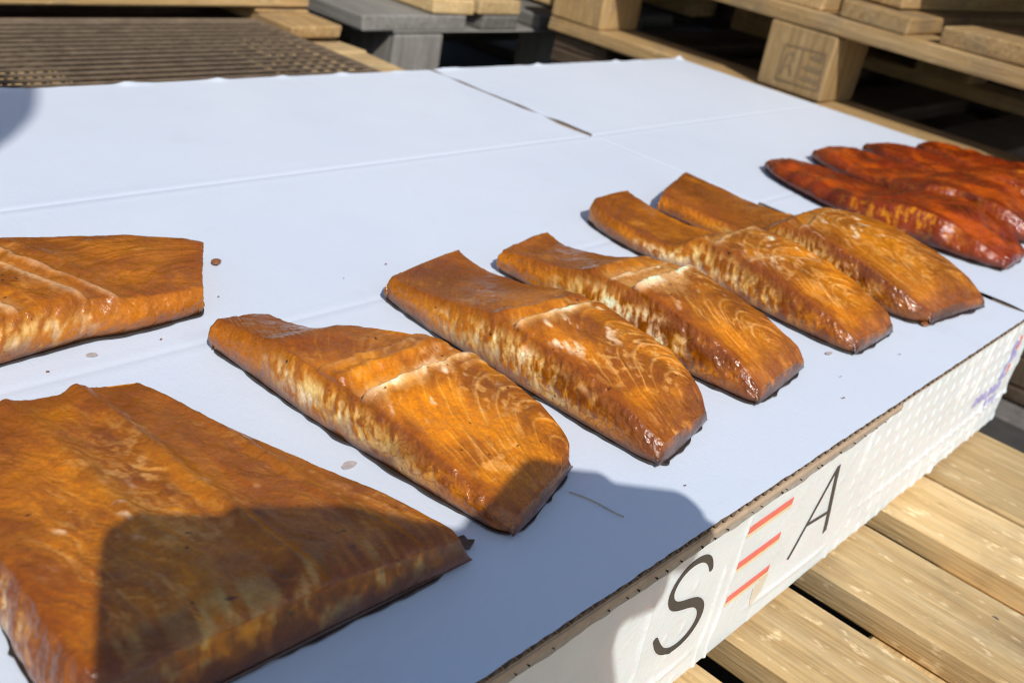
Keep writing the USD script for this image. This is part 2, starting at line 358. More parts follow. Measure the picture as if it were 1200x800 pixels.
# the small blue and red print near the right-hand end
gl = []
for i in range(6):
    x = 3.085 + i * 0.041
    gl.append(stroke([(x, -.30), (x + .006, -.268), (x + .02, -.272), (x + .016, -.292), (x + .028, -.298), (x + .034, -.27)], .009))
for i in range(3):
    x = 3.22 + i * 0.042
    gl.append(stroke([(x, -.345), (x + .005, -.318), (x + .022, -.32), (x + .02, -.34)], .008))
gl.append(stroke([(3.27, -.25), (3.30, -.225), (3.29, -.20), (3.32, -.178), (3.30, -.15), (3.305, -.118)], .02))
gl.append(stroke([(3.29, -.255), (3.33, -.245), (3.335, -.255)], .018)); gl.append(stroke([(3.315, -.2), (3.342, -.18), (3.335, -.16)], .014))
decal(unary_union(gl), ink_blue, 'blue_lettering')
decal(sg.box(3.322, -.252, 3.345, -.212), ink_red, 'red_mark'); decal(sg.box(3.327, -.158, 3.352, -.112), ink_red, 'red_mark')

# ------------------------------------------------------------------ cardboard sheet
CX0, CX1, CY0, CY1 = -1.25, 5.172, 0.584, 3.208
SL, CA, CB = 3.213, 1.535, 2.29                                # slit line and the two creases
def sheet():
    t = Thing('cardboard_sheet', 'large white unfolded cardboard carton with slits and creases lying under the salmon', 'cardboard', (2, 1.9, -0.0208))
    hw = 0.0075
    xs = np.unique(np.r_[np.linspace(CX0, CX1, 620), SL - hw, SL + hw, np.linspace(SL - .08, SL + .08, 31)])
    ys = np.unique(np.r_[np.linspace(CY0, CY1, 260), CA, CB, np.linspace(CA - .07, CA + .07, 31), np.linspace(CB - .07, CB + .07, 31)])
    X, Y = np.meshgrid(xs, ys, indexing='ij')
    def crease(d): return -0.0014 * np.exp(-(d / .009) ** 2) + 0.0004 * np.exp(-((d - .024) / .014) ** 2) + 0.0006 * np.exp(-((d + .024) / .014) ** 2)
    Z = .6 * crease(Y - CA - .004 * np.sin(X * 2)) + crease(Y - CB - .003 * np.sin(X * 1.7))
    Z = Z + crease(X - SL) * ((Y > CA) & (Y < CB))
    lip = ((Y >= CB) | (Y <= CA)) * np.exp(-((np.abs(X - SL) - hw) / .012) ** 2)
    Z = Z + lip * 0.010 * (noise(np.stack([X * 3, Y * 9, 0 * X], -1), 4) - 0.35) * np.sign(X - SL + 1e-9) 
    Z = Z + 0.0030 * (fbm(np.stack([X * 2.2, Y * 2.2, 0 * X], -1), 3, 6) - .5)
    edge = np.exp(-((CY1 - Y) / .02) ** 2) * (noise(np.stack([X * 14, 0 * X, 0 * X], -1), 7) ** 4)
    Z = Z + 0.009 * edge + 0.016 * np.exp(-(((X - CX1) / .03) ** 2 + ((Y - CY1) / .03) ** 2))
    Xr = X + (X > CX1 - 1e-6) * 0.0
    Yr = Y + (Y > CY1 - 1e-6) * 0.008 * (noise(np.stack([X * 6, 0 * X, 0 * X], -1), 2) - .5) + (Y < CY0 + 1e-6) * 0.0022 * (noise(np.stack([X * 60, 0 * X, 0 * X], -1), 2) - .5)
    V = np.stack([Xr, Yr, Z], -1)
    n, m = X.shape
    F = grid_faces(n, m)
    cx = (xs[:-1] + xs[1:]) / 2; cy = (ys[:-1] + ys[1:]) / 2
    hole = (np.abs(cx - SL) < hw)[:, None] & ((cy > CB) | (cy < CA))[None]
    keep = ~np.concatenate([hole.ravel(), hole.ravel()])
    t.part('top_liner', (V.reshape(-1, 3), F[keep]), paper, smooth=True)
    plan = sg.box(CX0 + .002, CY0 + .17, CX1 - .002, CY1 - .003)
    for ya, yb in ((CY0 - 1, CA), (CB, CY1 + 1)): plan = plan.difference(sg.box(SL - hw, ya, SL + hw, yb))
    t.part('core', extrude(plan, -0.0175, -0.0045), kraft)
    low = sg.box(CX0, CY0 + .003, CX1, CY1)
    t.part('bottom_liner', extrude(low.difference(sg.box(SL - hw, CY0 - 1, SL + hw, CA)), -0.0208, -0.0184), kraft)
    def flute(x0, x1, zc, amp, wl, th, y0, y1, seed, nm, mat):
        k = int((x1 - x0) / wl * 14)
        x = np.linspace(x0, x1, k)
        ph = x / wl * 2 * np.pi + 1.3 * (noise(np.stack([x * 2, 0 * x, 0 * x], -1), seed) - .5)
        a = amp * (0.82 + 0.3 * (noise(np.stack([x * 9, 0 * x, 0 * x], -1), seed + 1) - .5))
        z = zc + a * np.sin(ph)
        yo = y0 + 0.003 * noise(np.stack([x * 40, 0 * x, 0 * x], -1), seed + 2)
        up, dn = z + th / 2, z - th / 2
        V = np.concatenate([np.stack([x, yo, up], 1), np.stack([x, 0 * x + y1, up], 1), np.stack([x, yo, dn], 1), np.stack([x, 0 * x + y1, dn], 1)])
        i = np.arange(k - 1); f = []
        for a0, b0 in ((0, k), (3 * k, 2 * k), (2 * k, 0)):
            f += [np.stack([a0 + i, a0 + i + 1, b0 + i + 1], 1), np.stack([a0 + i, b0 + i + 1, b0 + i], 1)]
        return t.part(nm, (V, np.vstack(f)), mat, smooth=30)
    flute(CX0, CX1, -0.0098, 0.0068, 0.029, 0.0026, CY0 + .001, CY0 + .12, 11, 'fluting', kraft_shade)
    # the flap folded back under the near edge, torn off short of the right-hand end
    x = np.linspace(CX0, 2.30, 500)
    h1 = -0.031 + 0.001 * noise(np.stack([x * 20, 0 * x, 0 * x], -1), 3)
    end = sstep(2.30, 2.27, x)
    prof = [(-0.0215, 0.003), (-0.0235, 0.0005), (-0.029, -0.001), (-0.034, 0.0005), (-0.0365, 0.003)]
    V = np.concatenate([np.stack([x, CY0 + o + 0.010 * (1 - end), 0 * x + z + .004 * (1 - end)], 1) for z, o in prof] + [np.stack([x, 0 * x + .603, 0 * x - .0365], 1), np.stack([x, 0 * x + .603, 0 * x - .0215], 1)])
    k = len(x); i = np.arange(k - 1); f = []
    for r in range(7):
        a, b = r * k, ((r + 1) % 7) * k
        f += [np.stack([a + i, b + i, b + i + 1], 1), np.stack([a + i, b + i + 1, a + i + 1], 1)]
    t.part('folded_flap', (V, np.vstack(f)), kraft, smooth=50)
    x = np.linspace(CX0, 2.285, 900)
    low = -0.055 + 0.012 * (fbm(np.stack([x * 13, 0 * x, 0 * x], -1), 4, 5) - .5) + .012 * sstep(2.0, 2.28, x)
    V = np.concatenate([np.stack([x, 0 * x + CY0 + .003, 0 * x - .0375], 1), np.stack([x, CY0 + .002 + .004 * noise(np.stack([x * 30, 0 * x, 0 * x], -1), 6), low], 1),
                        np.stack([x, 0 * x + .598, low + .002], 1), np.stack([x, 0 * x + .598, 0 * x - .0375], 1)])
    k = len(x); i = np.arange(k - 1); f = []
    for r in range(4):
        a, b = r * k, ((r + 1) % 4) * k
        f += [np.stack([a + i, b + i, b + i + 1], 1), np.stack([a + i, b + i + 1, a + i + 1], 1)]
    t.part('flap_edge', (V, np.vstack(f)), kraft_grey, smooth=50)
    hs = []
    for x0 in np.arange(-0.2, 2.25, 0.0385):
        if rng.random() < .35: continue
        x0 += rng.uniform(-.012, .012); s = rng.uniform(.0012, .0030)
        hs.append(trimesh.Trimesh([[x0 - s, CY0 - .0015, -.0405], [x0 + s, CY0 - .0015, -.04], [x0 + s * .2, CY0 - .0015, -.04 - 1.7 * s], [x0, CY0 + .006, -.041]], [[0, 2, 1], [0, 1, 3], [1, 2, 3], [2, 0, 3]], process=False))
    t.part('flute_opening', trimesh.util.concatenate(hs), plain('painted_flute_shade', (0.03, 0.022, 0.016), 0.9), kind='stuff')  # solid dark wedges painted as the shade of flute openings
    return t
sheet()

# ------------------------------------------------------------------ salmon
def C(r, g, b): return np.array([r, g, b]) / 255.0
def lin(c): c = np.asarray(c, float); return np.where(c < .04045, c / 12.92, ((c + .055) / 1.055) ** 2.4)
def salmon(label, org, ax, Ln, tab, inward=1, seed=0, crease=(), arc=(0.98, 0.75), red=0.0, far_shear=0.0, near_shear=0.05, ns=420, crown=0.004,
           group='smoked salmon pieces laid out on the cardboard', far_cut=0.010, near_cut=0.010, stripes=1.0, flank_pale=1.0, jag=1.0, W0=0.29, dark=1.0, long_grain=0.0, lump=1.0, grooves=(), endface=0.0):
    """A smoked piece. tab rows: s (0..1 from the far end), left bottom q, left top q, left top z, right top q, right top z, right bottom q."""
    ax = np.array([*ax, 0.0]); ax /= np.linalg.norm(ax)
    inw = np.array([-ax[1], ax[0], 0]) * inward                # towards the other long side
    org = np.array([*org, 0.0])
    tab = np.array(tab, float)
    u = np.linspace(0, 1, ns)
    T = [gaussian_filter1d(PchipInterpolator(tab[:, 0], tab[:, k])(u), 2, mode='nearest') for k in range(1, 7)]
    bl, tl, zl, tr, zr, br = T
    nv = 250
    # ring profile, parameter along the ring: left flank, top, right flank
    w = np.linspace(0, 1, nv); a1, a2 = 0.24, 0.78
    w3 = w[None, :]
    fl = np.clip(w3 / a1, 0, 1); ft = np.clip((w3 - a1) / (a2 - a1), 0, 1); fr = np.clip((w3 - a2) / (1 - a2), 0, 1)
    onL, onR = w3 < a1, w3 > a2; z0 = 0.008
    col = lambda x: x[:, None]
    q = np.where(onL, col(bl) + (col(tl) - col(bl)) * fl - 0.010 * np.sin(np.pi * fl), np.where(onR, col(tr) + (col(br) - col(tr)) * fr, col(tl) + (col(tr) - col(tl)) * ft))
    top_z = col(zl) + (col(zr) - col(zl)) * ft + crown * np.sin(np.pi * ft) ** 0.8
    z = np.where(onL, z0 + (col(zl) - z0) * fl, np.where(onR, col(zr) + (z0 - col(zr)) * fr, top_z))
    q = gaussian_filter1d(q, 2.2, axis=1, mode='nearest'); z = gaussian_filter1d(z, 2.2, axis=1, mode='nearest')
    s = np.repeat(u[:, None] * Ln, nv, 1)
    Wd = np.maximum(col(br - bl), 1e-6); vv = np.clip((q - col(bl)) / Wd, 0, 1)
    # far cut: rings folded down to the board
    nc = 26
    k = np.linspace(0, 1, nc)[:, None]
    zc = z0 + (z[0][None] - z0) * k ** 0.8
    qc = np.repeat(q[:1], nc, 0); sc = far_cut * np.sin(np.pi * .5 * (1 - k)) * np.ones((1, nv))
    nn = 20
    kn = np.linspace(1, 0, nn)[1:, None]
    zn = z0 + (z[-1][None] - z0) * kn ** .8; sn = Ln + near_cut * np.sin(np.pi * .5 * (1 - kn)) * np.ones((1, nv))
    q = np.vstack([qc[:-1], q, np.repeat(q[-1:], nn - 1, 0)]); z = np.vstack([zc[:-1], z, zn]); s = np.vstack([sc[:-1], s, sn])
    vv = np.vstack([np.repeat(vv[:1], nc - 1, 0), vv, np.repeat(vv[-1:], nn - 1, 0)])
    cut = np.zeros(len(q)); cut[:nc - 1] = 1; cut[-(nn - 1):] = 1
    cap = np.zeros(len(q)); cap[-(nn - 1):] = 1; cap = gaussian_filter1d(cap, 1.5)[:, None]
    uu = np.clip(s / Ln, 0, 1)
    isT = ((w3 >= a1) & (w3 <= a2)) & (cut[:, None] == 0); isT = gaussian_filter1d(isT.astype(float), 2.5, axis=1)
    isL = np.repeat((w3 < a1).astype(float), len(q), 0); isL = gaussian_filter1d(isL, 1.5, axis=1)
    hgt = z.copy()
    zlc = np.r_[np.full(nc - 1, zl[0]), zl, np.full(nn - 1, max(zl[-1], .03))][:, None]
    rel = np.clip(hgt / np.maximum(zlc, .02), 0, 1)
    z = gaussian_filter1d(z, 2.0, axis=0, mode='nearest')
    s = s - far_shear * vv * (1 - uu) ** 3 - near_shear * vv ** 1.3 * uu ** 4
    P2 = lambda fs, fq, sd, o=3, k=0: fbm(np.stack([s * fs + 3.1 * sd, q * fq + 1.7 * sd, z * fq * .7 + k], -1), o, seed * 7 + sd)
    # ---- relief: muscle blocks as nested arcs, fibres running along them
    W = W0
    ca, cb = arc
    dq = (vv - cb) * W; ds = (uu - ca) * Ln
    warp = 0.020 * (P2(8, 8, 1) - .5) + 0.007 * (P2(30, 30, 2) - .5)
    if long_grain:
        dist = q * 1.0 + long_grain * s + 4.5 * warp; along = 1.6 * s
    else:
        dist = np.sqrt((dq * 1.3) ** 2 + (ds * 0.66) ** 2) + warp; along = 0.35 * np.arctan2(dq, -ds)
    F2 = lambda fd, fa, sd, o=4: fbm(np.stack([dist * fd + 1.3 * sd, along * fa + 2.1 * sd, 0 * s + seed + sd * .37], -1), o, seed * 5 + sd)
    ph = dist / 0.031 + 0.8 * (P2(5, 5, 17) - .5)
    fr_ = ph - np.floor(ph)
    line = np.exp(-((fr_ - 0.5) / 0.085) ** 2)
    lmask = sstep(0.42, 0.66, P2(8, 8, 3)) * isT * sstep(0.34, 0.6, uu) * stripes
    ridg = lambda x, w=.10: sstep(w, 0.0, np.abs(x - .5))
    vein = np.maximum(ridg(F2(46, 5, 52, 3), .05), ridg(P2(34, 34, 53, 3), .03) * .4)
    fib = F2(95, 10, 4); fib2 = F2(38, 7, 6); fib3 = F2(210, 26, 18, 3)
    lumps = P2(5, 5, 5, 3) - .5
    streak = P2(16, 50, 6, 4)
    N = 0.020 * lumps * lump + 0.006 * (P2(17, 17, 19, 3) - .5) * isT + 0.0022 * (P2(40, 40, 7, 3) - .5) - 0.0022 * line * lmask + isT * (0.0040 * (fib - .5) + .0050 * (fib2 - .5) + .0025 * (fib3 - .5) + .0022 * (P2(60, 60, 72, 3) - .5))
    sl = s + rel * 0.035 + 0.02 * (P2(14, 14, 9) - .5)
    flakes = fbm(np.stack([sl * 105, rel * 4.6, 0 * s + seed * 2.3], -1), 4, seed + 60)       # short upright flakes of the cut flank
    flk2 = fbm(np.stack([sl * 52, rel * 6.5, 0 * s + seed * 1.3], -1), 3, seed + 61)
    if red: N = N + .036 * (P2(10, 9, 66, 3) - .5) * isT + .012 * (P2(24, 20, 67, 2) - .5)
    N = N + isL * (0.0040 * (flakes - .5) + 0.0065 * (flk2 - .5))
    gr = np.zeros_like(s)
    for (q0, gs, gd, gw) in grooves:
        g = np.exp(-((q - q0 - gs * s - .03 * (P2(6, 3, 51, 2) - .5)) / gw) ** 2) * isT
        N = N - gd * g; gr = np.maximum(gr, g)
    cr_w = np.zeros_like(s); cr_d = np.zeros_like(s); cr_p = np.zeros_like(s)
    for (c0, depth, wid, pale, bend) in crease:
        cc = (c0 + bend * (vv - 0.5) + 0.030 * (P2(2.5, 9, 12, 2) - .5) + .030 * (P2(5, 22, 14, 3) - .5)) * Ln
        d = s - cc
        on = isT * sstep(0.0, 0.06, vv) * sstep(1.02, 0.8, vv)
        prof = np.where(d < 0, np.exp(-(d / (wid * 3.2)) ** 2), 0) * .9 - .45 * np.exp(-((d + wid * 4.2) / (wid * .9)) ** 2) - np.where(d > -wid * .2, np.exp(-np.maximum(d - wid * .25, 0) / (wid * 3.0)), 0) * sstep(-wid * .2, wid * .25, d) * .9
        prof = gaussian_filter1d(prof, 1.2, axis=0)
        N = N + depth * 1.0 * prof * on
        wd = wid * (.35 + 2.0 * P2(3, 13, 15, 3) ** 1.5)
        rg = P2(46, 46, 16, 3) - .5
        band = sstep(-wid * .5, wid * .15, d + wid * 1.2 * rg) * sstep(wd * 1.2, wd * .25, d + wid * 1.6 * rg)
        cr_p = np.maximum(cr_p, min(1, pale * 1.1) * on * sstep(-wid * 3.4, -wid * .8, d + wid * 1.5 * rg) * sstep(wd * 2.4, wd * .6, d + wid * 2.0 * rg) * (.35 + .75 * P2(9, 24, 55)))
        cr_w = np.maximum(cr_w, pale * band * on * (0.30 + 0.9 * P2(40, 26, 13)) * (.25 + .75 * sstep(.32, .52, P2(2, 12, 82, 2))))
        cr_d = np.maximum(cr_d, pale * on * (sstep(-wid * 2.6, -wid * .8, d) * sstep(-wid * .2, -wid * .6, d) * .8 + sstep(wd * .9, wd * 1.2, d) * sstep(wd * 2.6, wd * 1.2, d)) * (0.4 + .9 * P2(12, 12, 10)))
    fade = sstep(0.006, 0.03, hgt)
    P = org + s[..., None] * ax + q[..., None] * inw + z[..., None] * np.array([0, 0, 1.0])
    du = np.gradient(P, axis=0); dv = np.gradient(P, axis=1)
    nrm = np.cross(dv, du); nrm /= np.maximum(np.linalg.norm(nrm, axis=-1, keepdims=True), 1e-9)
    if inward < 0: nrm = -nrm
    P = P + nrm * (N * fade)[..., None]
    P[..., 2] = np.maximum(P[..., 2], 0.0058)
    # ---- flesh colours (own colour of the smoked surface, with some shade painted in)
    brown, amber, orange, pale, cream = map(lin, (C(150, 80, 22), C(200, 120, 38), C(218, 130, 28), C(228, 176, 112), C(244, 222, 186)))
    mauve, yellow, deep, black = map(lin, (C(154, 112, 96), C(216, 182, 116), C(122, 62, 18), C(46, 25, 14)))
    rust = lin(C(146, 66, 20))
    mixc = lambda a, b, t: a * (1 - t[..., None]) + b * t[..., None]
    base = mixc(brown * np.ones(s.shape + (1,)), amber, sstep(.32, .62, .6 * P2(5, 7, 20, 4) + .4 * fib2))
    base = mixc(base, orange, 0.8 * sstep(.5, .70, P2(5, 5, 21) + .10 * sstep(.7, .95, uu)))
    base = mixc(base, deep * 1.5, 0.65 * sstep(.50, .70, P2(11, 11, 22)))
    base = mixc(base, pale, 0.44 * sstep(.50, .70, .62 * fib + .38 * fib3) * isT * (.35 + .65 * sstep(.4, .6, P2(7, 7, 34))))
    base = mixc(base, pale, .42 * vein * isT * sstep(.42 - .06 * endface, .62, P2(9, 9, 54)))
    base = mixc(base, lin(C(168, 112, 40)), .35 * gr)
    base = mixc(base, deep * 1.3, 0.22 * sstep(.47, .30, .5 * fib + .5 * fib3) * isT)
    base = mixc(base, pale, 0.55 * line * lmask * (.4 + .8 * P2(24, 24, 68, 2)))
    base = mixc(base, pale, 0.45 * sstep(.52, .70, P2(70, 70, 69, 3)) * sstep(.45, .65, P2(9, 9, 70)) * isT)
    base = mixc(base, deep * 1.6, 0.22 * sstep(.52, .70, P2(48, 48, 71, 3)) * isT)
    base = mixc(base, cream, 0.8 * sstep(.56, .70, .5 * F2(60, 16, 23, 3) + .5 * P2(30, 40, 35, 3)) * isT * sstep(.44, .54, uu) * sstep(.76, .6, uu) * flank_pale)
    base = mixc(base, deep * 1.2, 0.65 * sstep(.48, .1, uu) * sstep(.38, .62, P2(8, 10, 24)) * isT)
    # flank: pale flecks over amber, mauve towards the tail, browned and painted darker as shade towards the near end
    midf = sstep(.14, .42, uu) * sstep(.92, .66, uu)
    fmix = .6 * flakes + .4 * flk2
    fk = mixc(base, amber * .8, .5 * isL)
    fk = mixc(fk, yellow, flank_pale * isL * sstep(.08, .26, rel + .25 * (flk2 - .5)) * sstep(1.0, .66, rel + .3 * (flk2 - .5)) * midf * sstep(.36, .62, fmix))
    fk = mixc(fk, cream, flank_pale * 0.8 * isL * sstep(.15, .35, rel) * sstep(.9, .6, rel) * midf * sstep(.53, .66, .6 * fmix + .4 * P2(9, 9, 26, 2)))
    fk = mixc(fk, mauve, 0.75 * isL * sstep(.72, .15, rel) * sstep(.8, .5, uu) * sstep(.42, .6, .5 * P2(16, 16, 27) + .5 * flk2))
    fk = mixc(fk, deep * 1.3, 0.6 * isL * ridg(P2(62, 62, 59, 3), .06) * sstep(.4, .7, uu))
    fk = mixc(fk, deep * 1.2, 0.55 * isL * sstep(.50, .38, fmix) * sstep(.30, .75, uu + .35 * (rel - .4)))
    fk = mixc(fk, rust * .8, 0.7 * isL * sstep(.56, .7, P2(26, 26, 28, 3)) * sstep(.5, .8, uu + .3 * (1 - rel)))
    if endface:
        isE = endface * np.clip(isT * sstep(.90, .95, uu) + cap * ((w3 > a1) & (w3 < a2)), 0, 1)
        fe = fbm(np.stack([q * 60 + 8 * s, hgt * 30, 0 * s + seed], -1), 4, seed + 71)
        fe2 = fbm(np.stack([q * 26, hgt * 30, 0 * s + seed], -1), 3, seed + 72)
        N_e = None
        fk = mixc(fk, yellow * .85, .85 * isE * sstep(.46, .58, fe) * sstep(.3, .5, fe2))
        fk = mixc(fk, deep, .6 * isE * sstep(.52, .40, .6 * fe + .4 * fe2))
        fk = mixc(fk, rust * .7, .6 * isE * sstep(.56, .66, fe2))
    fk = mixc(fk, deep * 1.15, .75 * isL * sstep(.45, .75, uu + .22 * (P2(7, 7, 73) - .5)) * sstep(.25, .7, rel + .5 * (P2(16, 16, 74) - .5)) * (.35 + .65 * sstep(.35, .6, P2(30, 30, 75, 3))))  # own browning plus the shade of the flank, painted in
    # brown rims: along the top ridge of the flank, the thin near end and the bottom edge
    rim = np.exp(-((w3 - a1) / .05) ** 2) * (0.2 + .8 * sstep(.3, .6, P2(9, 9, 29)))
    fk = mixc(fk, deep * 1.45, 0.62 * rim * dark * np.ones_like(s))
    fk = mixc(fk, deep * 1.1, 0.6 * dark * sstep(.86, 1.0, uu) * sstep(.35, .6, P2(18, 18, 30)))
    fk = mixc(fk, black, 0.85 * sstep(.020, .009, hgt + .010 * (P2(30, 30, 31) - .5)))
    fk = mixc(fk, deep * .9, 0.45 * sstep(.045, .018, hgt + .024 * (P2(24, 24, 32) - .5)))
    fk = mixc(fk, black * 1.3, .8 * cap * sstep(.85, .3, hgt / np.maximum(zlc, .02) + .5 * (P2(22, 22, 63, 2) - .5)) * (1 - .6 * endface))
    fk = mixc(fk, mauve * .35, .7 * cap * (1 - .5 * endface) * sstep(.4, .6, P2(20, 20, 64)))
    fk = mixc(fk, deep * 1.4, np.clip(cr_d, 0, 1) * .6)
    fk = mixc(fk, pale * .92, np.clip(cr_p, 0, 1) * .75)
    fk = mixc(fk, cream, np.clip(cr_w, 0, 1) * .9)
    fk = mixc(fk, black, 0.8 * sstep(.84, .88, P2(90, 90, 33, 2)))
    mid = midf
    ends = np.maximum(sstep(.16, .0, uu), sstep(.86, 1.0, uu))
    edge = np.maximum(np.maximum(sstep(.16, 0, vv), sstep(.86, 1.0, vv)), .8 * ends) * isT
    fk = mixc(fk, lin(C(158, 82, 22)), .55 * sstep(.46, .2, uu) * isT * (.5 + .5 * sstep(.35, .6, P2(6, 8, 80))))
    fk = mixc(fk, deep * 1.5, .6 * dark * edge * (.35 + .65 * sstep(.3, .6, P2(12, 12, 81, 3))))
    fk = fk * (0.90 + .16 * P2(150, 150, 57, 2))[..., None] * (.74 + .44 * P2(7, 7, 76, 3))[..., None]
    fk = mixc(fk, deep * 1.6, .45 * sstep(.5, .75, P2(4, 4, 58)) * isT)
    if red:
        rc = mixc(lin(C(136, 46, 10)) * np.ones(s.shape + (1,)), lin(C(190, 82, 20)), sstep(.44, .7, P2(8, 11, 40, 4)))
        rc = mixc(rc, lin(C(150, 62, 14)), .6 * isL)
        rc = mixc(rc, lin(C(214, 140, 60)), (.85 if seed == 11 else .5) * isL * sstep(.47, .62, fmix) * sstep(.3, .5, uu) * sstep(.95, .7, uu))
        rc = mixc(rc, lin(C(70, 24, 10)), .7 * sstep(.05, .02, hgt + .03 * (P2(12, 12, 83) - .5)))  # shade in the gaps between red pieces, painted on low parts
        rc = mixc(rc, lin(C(84, 28, 8)), .6 * sstep(.5, .68, P2(9, 9, 84, 3)))
        rc = mixc(rc, lin(C(200, 110, 50)), 0.5 * line * lmask)
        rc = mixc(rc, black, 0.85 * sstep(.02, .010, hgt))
        fk = mixc(fk, rc, red * np.ones_like(s))
    lum = np.maximum(fk @ np.array([.3, .6, .1]), 1e-4)
    fk = np.clip(fk * (np.clip(lum / .21, .05, 4) ** (.15 if red else .40))[..., None] * (0.92 if red else 1.0), 0.004, .9)
    n, m = s.shape
    V = P.reshape(-1, 3)
    F = grid_faces(n, m, flip=inward < 0)
    i = np.arange(n - 1); a, b = i * m, i * m + m - 1
    Fw = np.vstack([np.stack([a, b, b + m], 1), np.stack([a, b + m, a + m], 1)])
    if inward < 0: Fw = Fw[:, ::-1]
    endf = np.stack([np.full(m - 2, (n - 1) * m), (n - 1) * m + np.arange(1, m - 1), (n - 1) * m + np.arange(2, m)], 1)
    t = Thing('salmon_piece', label, 'smoked fish', (org + ax * Ln / 2 + inw * W0 / 2), group)
    Fall = np.vstack([F, Fw, endf])
    tm = trimesh.Trimesh(V, Fall, process=False)
    if tm.volume < 0: Fall = Fall[:, ::-1]
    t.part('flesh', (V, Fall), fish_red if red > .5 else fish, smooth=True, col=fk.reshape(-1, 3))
    # skin: a thin dark sheet under the flesh with a ragged, slightly curled edge
    left = P[nc:-nn, 0, :2]; rgt = P[-nn:nc:-1, -1, :2]; nearE = P[-1, (w > a1 + .05) & (w < a2 - .05), :2]
    ring = sg.Polygon(np.vstack([left, nearE, rgt])).buffer(-.012).buffer(.012)
    if ring.geom_type != 'Polygon': ring = max(ring.geoms, key=lambda g: g.area)
    ring = ring.buffer(0.0005).simplify(.001)
    pts = np.array([ring.exterior.interpolate(d).coords[0] for d in np.arange(0, ring.exterior.length, 0.0045)])
    tan = np.roll(pts, -1, 0) - np.roll(pts, 1, 0); nr = np.stack([tan[:, 1], -tan[:, 0]], 1); nr /= np.linalg.norm(nr, axis=1, keepdims=True) + 1e-9
    if not ring.exterior.is_ccw: nr = -nr
    p3 = np.stack([pts[:, 0] * 22, pts[:, 1] * 22, 0 * pts[:, 0] + seed], -1)
    rag = (fbm(p3, 2, seed) - .42) * .014 * jag + np.maximum(0, noise(p3 * 1.6, seed + 3) - .78) * .05 * jag
    outp = pts + nr * rag[:, None]
    kk = len(pts); zt = 0.0058 + 0.004 * (noise(p3 * 1.5, seed + 5))
    inner = pts - nr * .03
    Vs = np.concatenate([np.c_[outp, 0 * zt + .0032], np.c_[outp, zt * .8], np.c_[inner, 0 * zt + .007], np.c_[inner, 0 * zt + .0032]])
    i = np.arange(kk); j = (i + 1) % kk; fs = []
    for r in range(3):
        a, b = r * kk, (r + 1) * kk
        fs += [np.stack([a + i, a + j, b + j], 1), np.stack([a + i, b + j, b + i], 1)]
    t.part('skin', (Vs, np.vstack(fs)), skinm)
    return t

# rows: s/L, left bottom q, left top q, left top z, right top q, right top z, right bottom q
def rows(Ln, ss, bl, tz, tr, rz=None, wide=0.012):
    ss = np.array(ss) / Ln; bl = np.array(bl, float); tz = np.array(tz, float) * 1.07; tr = np.array(tr, float)
    rz = tz if rz is None else np.array(rz, float)
    return np.stack([ss, bl, bl + .13 * tz + .003, tz, tr, rz, tr + wide + .1 * rz], 1)

salmon('salmon portion beside the broad cut, its tip in shadow, one white crease across it', (1.022, 1.508), (0.081, -0.997), .742,
       rows(.742, [0, .06, .12, .2, .3, .4, .5, .58, .66, .715, .742], [0, -.003, -.006, -.012, -.018, -.018, -.014, -.012, -.008, -.003, .012],
            [.06, .07, .08, .091, .094, .091, .080, .070, .054, .044, .032], [.125, .135, .155, .215, .268, .296, .302, .30, .284, .268, .24],
            [.05, .052, .06, .085, .094, .090, .079, .070, .056, .042, .026]), seed=1,
       crease=((.545, .022, .015, 1.0, .0), (.40, .014, .03, .12, .02)), arc=(1.0, .8), near_shear=.055, far_shear=-.02, W0=.3)
salmon('salmon portion second in the row, white crease across its middle and shiny far half', (1.485, 1.524), (-0.025, -1), .77,
       rows(.77, [0, .08, .18, .29, .38, .48, .58, .68, .735, .77], [0, -.010, -.016, -.016, -.014, -.010, -.006, 0, .004, .014],
            [.054, .064, .080, .099, .110, .105, .097, .078, .058, .042], [.262, .262, .275, .284, .284, .284, .279, .262, .25, .235],
            [.068, .050, .060, .095, .108, .103, .095, .073, .05, .030]), seed=2,
       crease=((.505, .018, .013, 1.0, .0),), arc=(1.0, .7), far_shear=.05, near_shear=.05)
salmon('salmon portion third in the row, broad cream band across its hump', (1.863, 1.526), (0.008, -1), .755,
       rows(.755, [0, .06, .16, .28, .38, .48, .6, .69, .735, .755], [0, -.006, -.012, -.018, -.02, -.02, -.018, -.006, 0, .01],
            [.052, .062, .080, .108, .122, .116, .100, .074, .052, .036], [.215, .222, .24, .272, .274, .272, .262, .262, .27, .268],
            [.066, .050, .062, .102, .118, .112, .096, .068, .048, .03]), seed=3,
       crease=((.52, .017, .028, 1.0, -.02), (.43, .006, .012, .8, -.02)), arc=(1.0, .65), far_shear=.03, near_shear=.03)
salmon('salmon portion fourth in the row with a thin pointed tail and blackened near corner', (2.40, 1.657), (-0.06, -0.998), .892,
       rows(.892, [0, .08, .2, .33, .395, .5, .6, .72, .82, .87, .892], [0, -.03, -.045, -.045, -.035, -.028, -.02, -.018, -.012, -.004, .01],
            [.074, .062, .056, .062, .106, .112, .103, .084, .064, .048, .034], [.22, .22, .215, .235, .275, .285, .284, .28, .262, .25, .235],
            [.066, .054, .05, .056, .103, .109, .10, .08, .058, .044, .03]), seed=4, crease=((.47, .009, .012, .75, -.06), (.66, .005, .01, .6, .1)),
       arc=(1.0, .6), far_shear=.05, near_shear=.02, far_cut=.022)
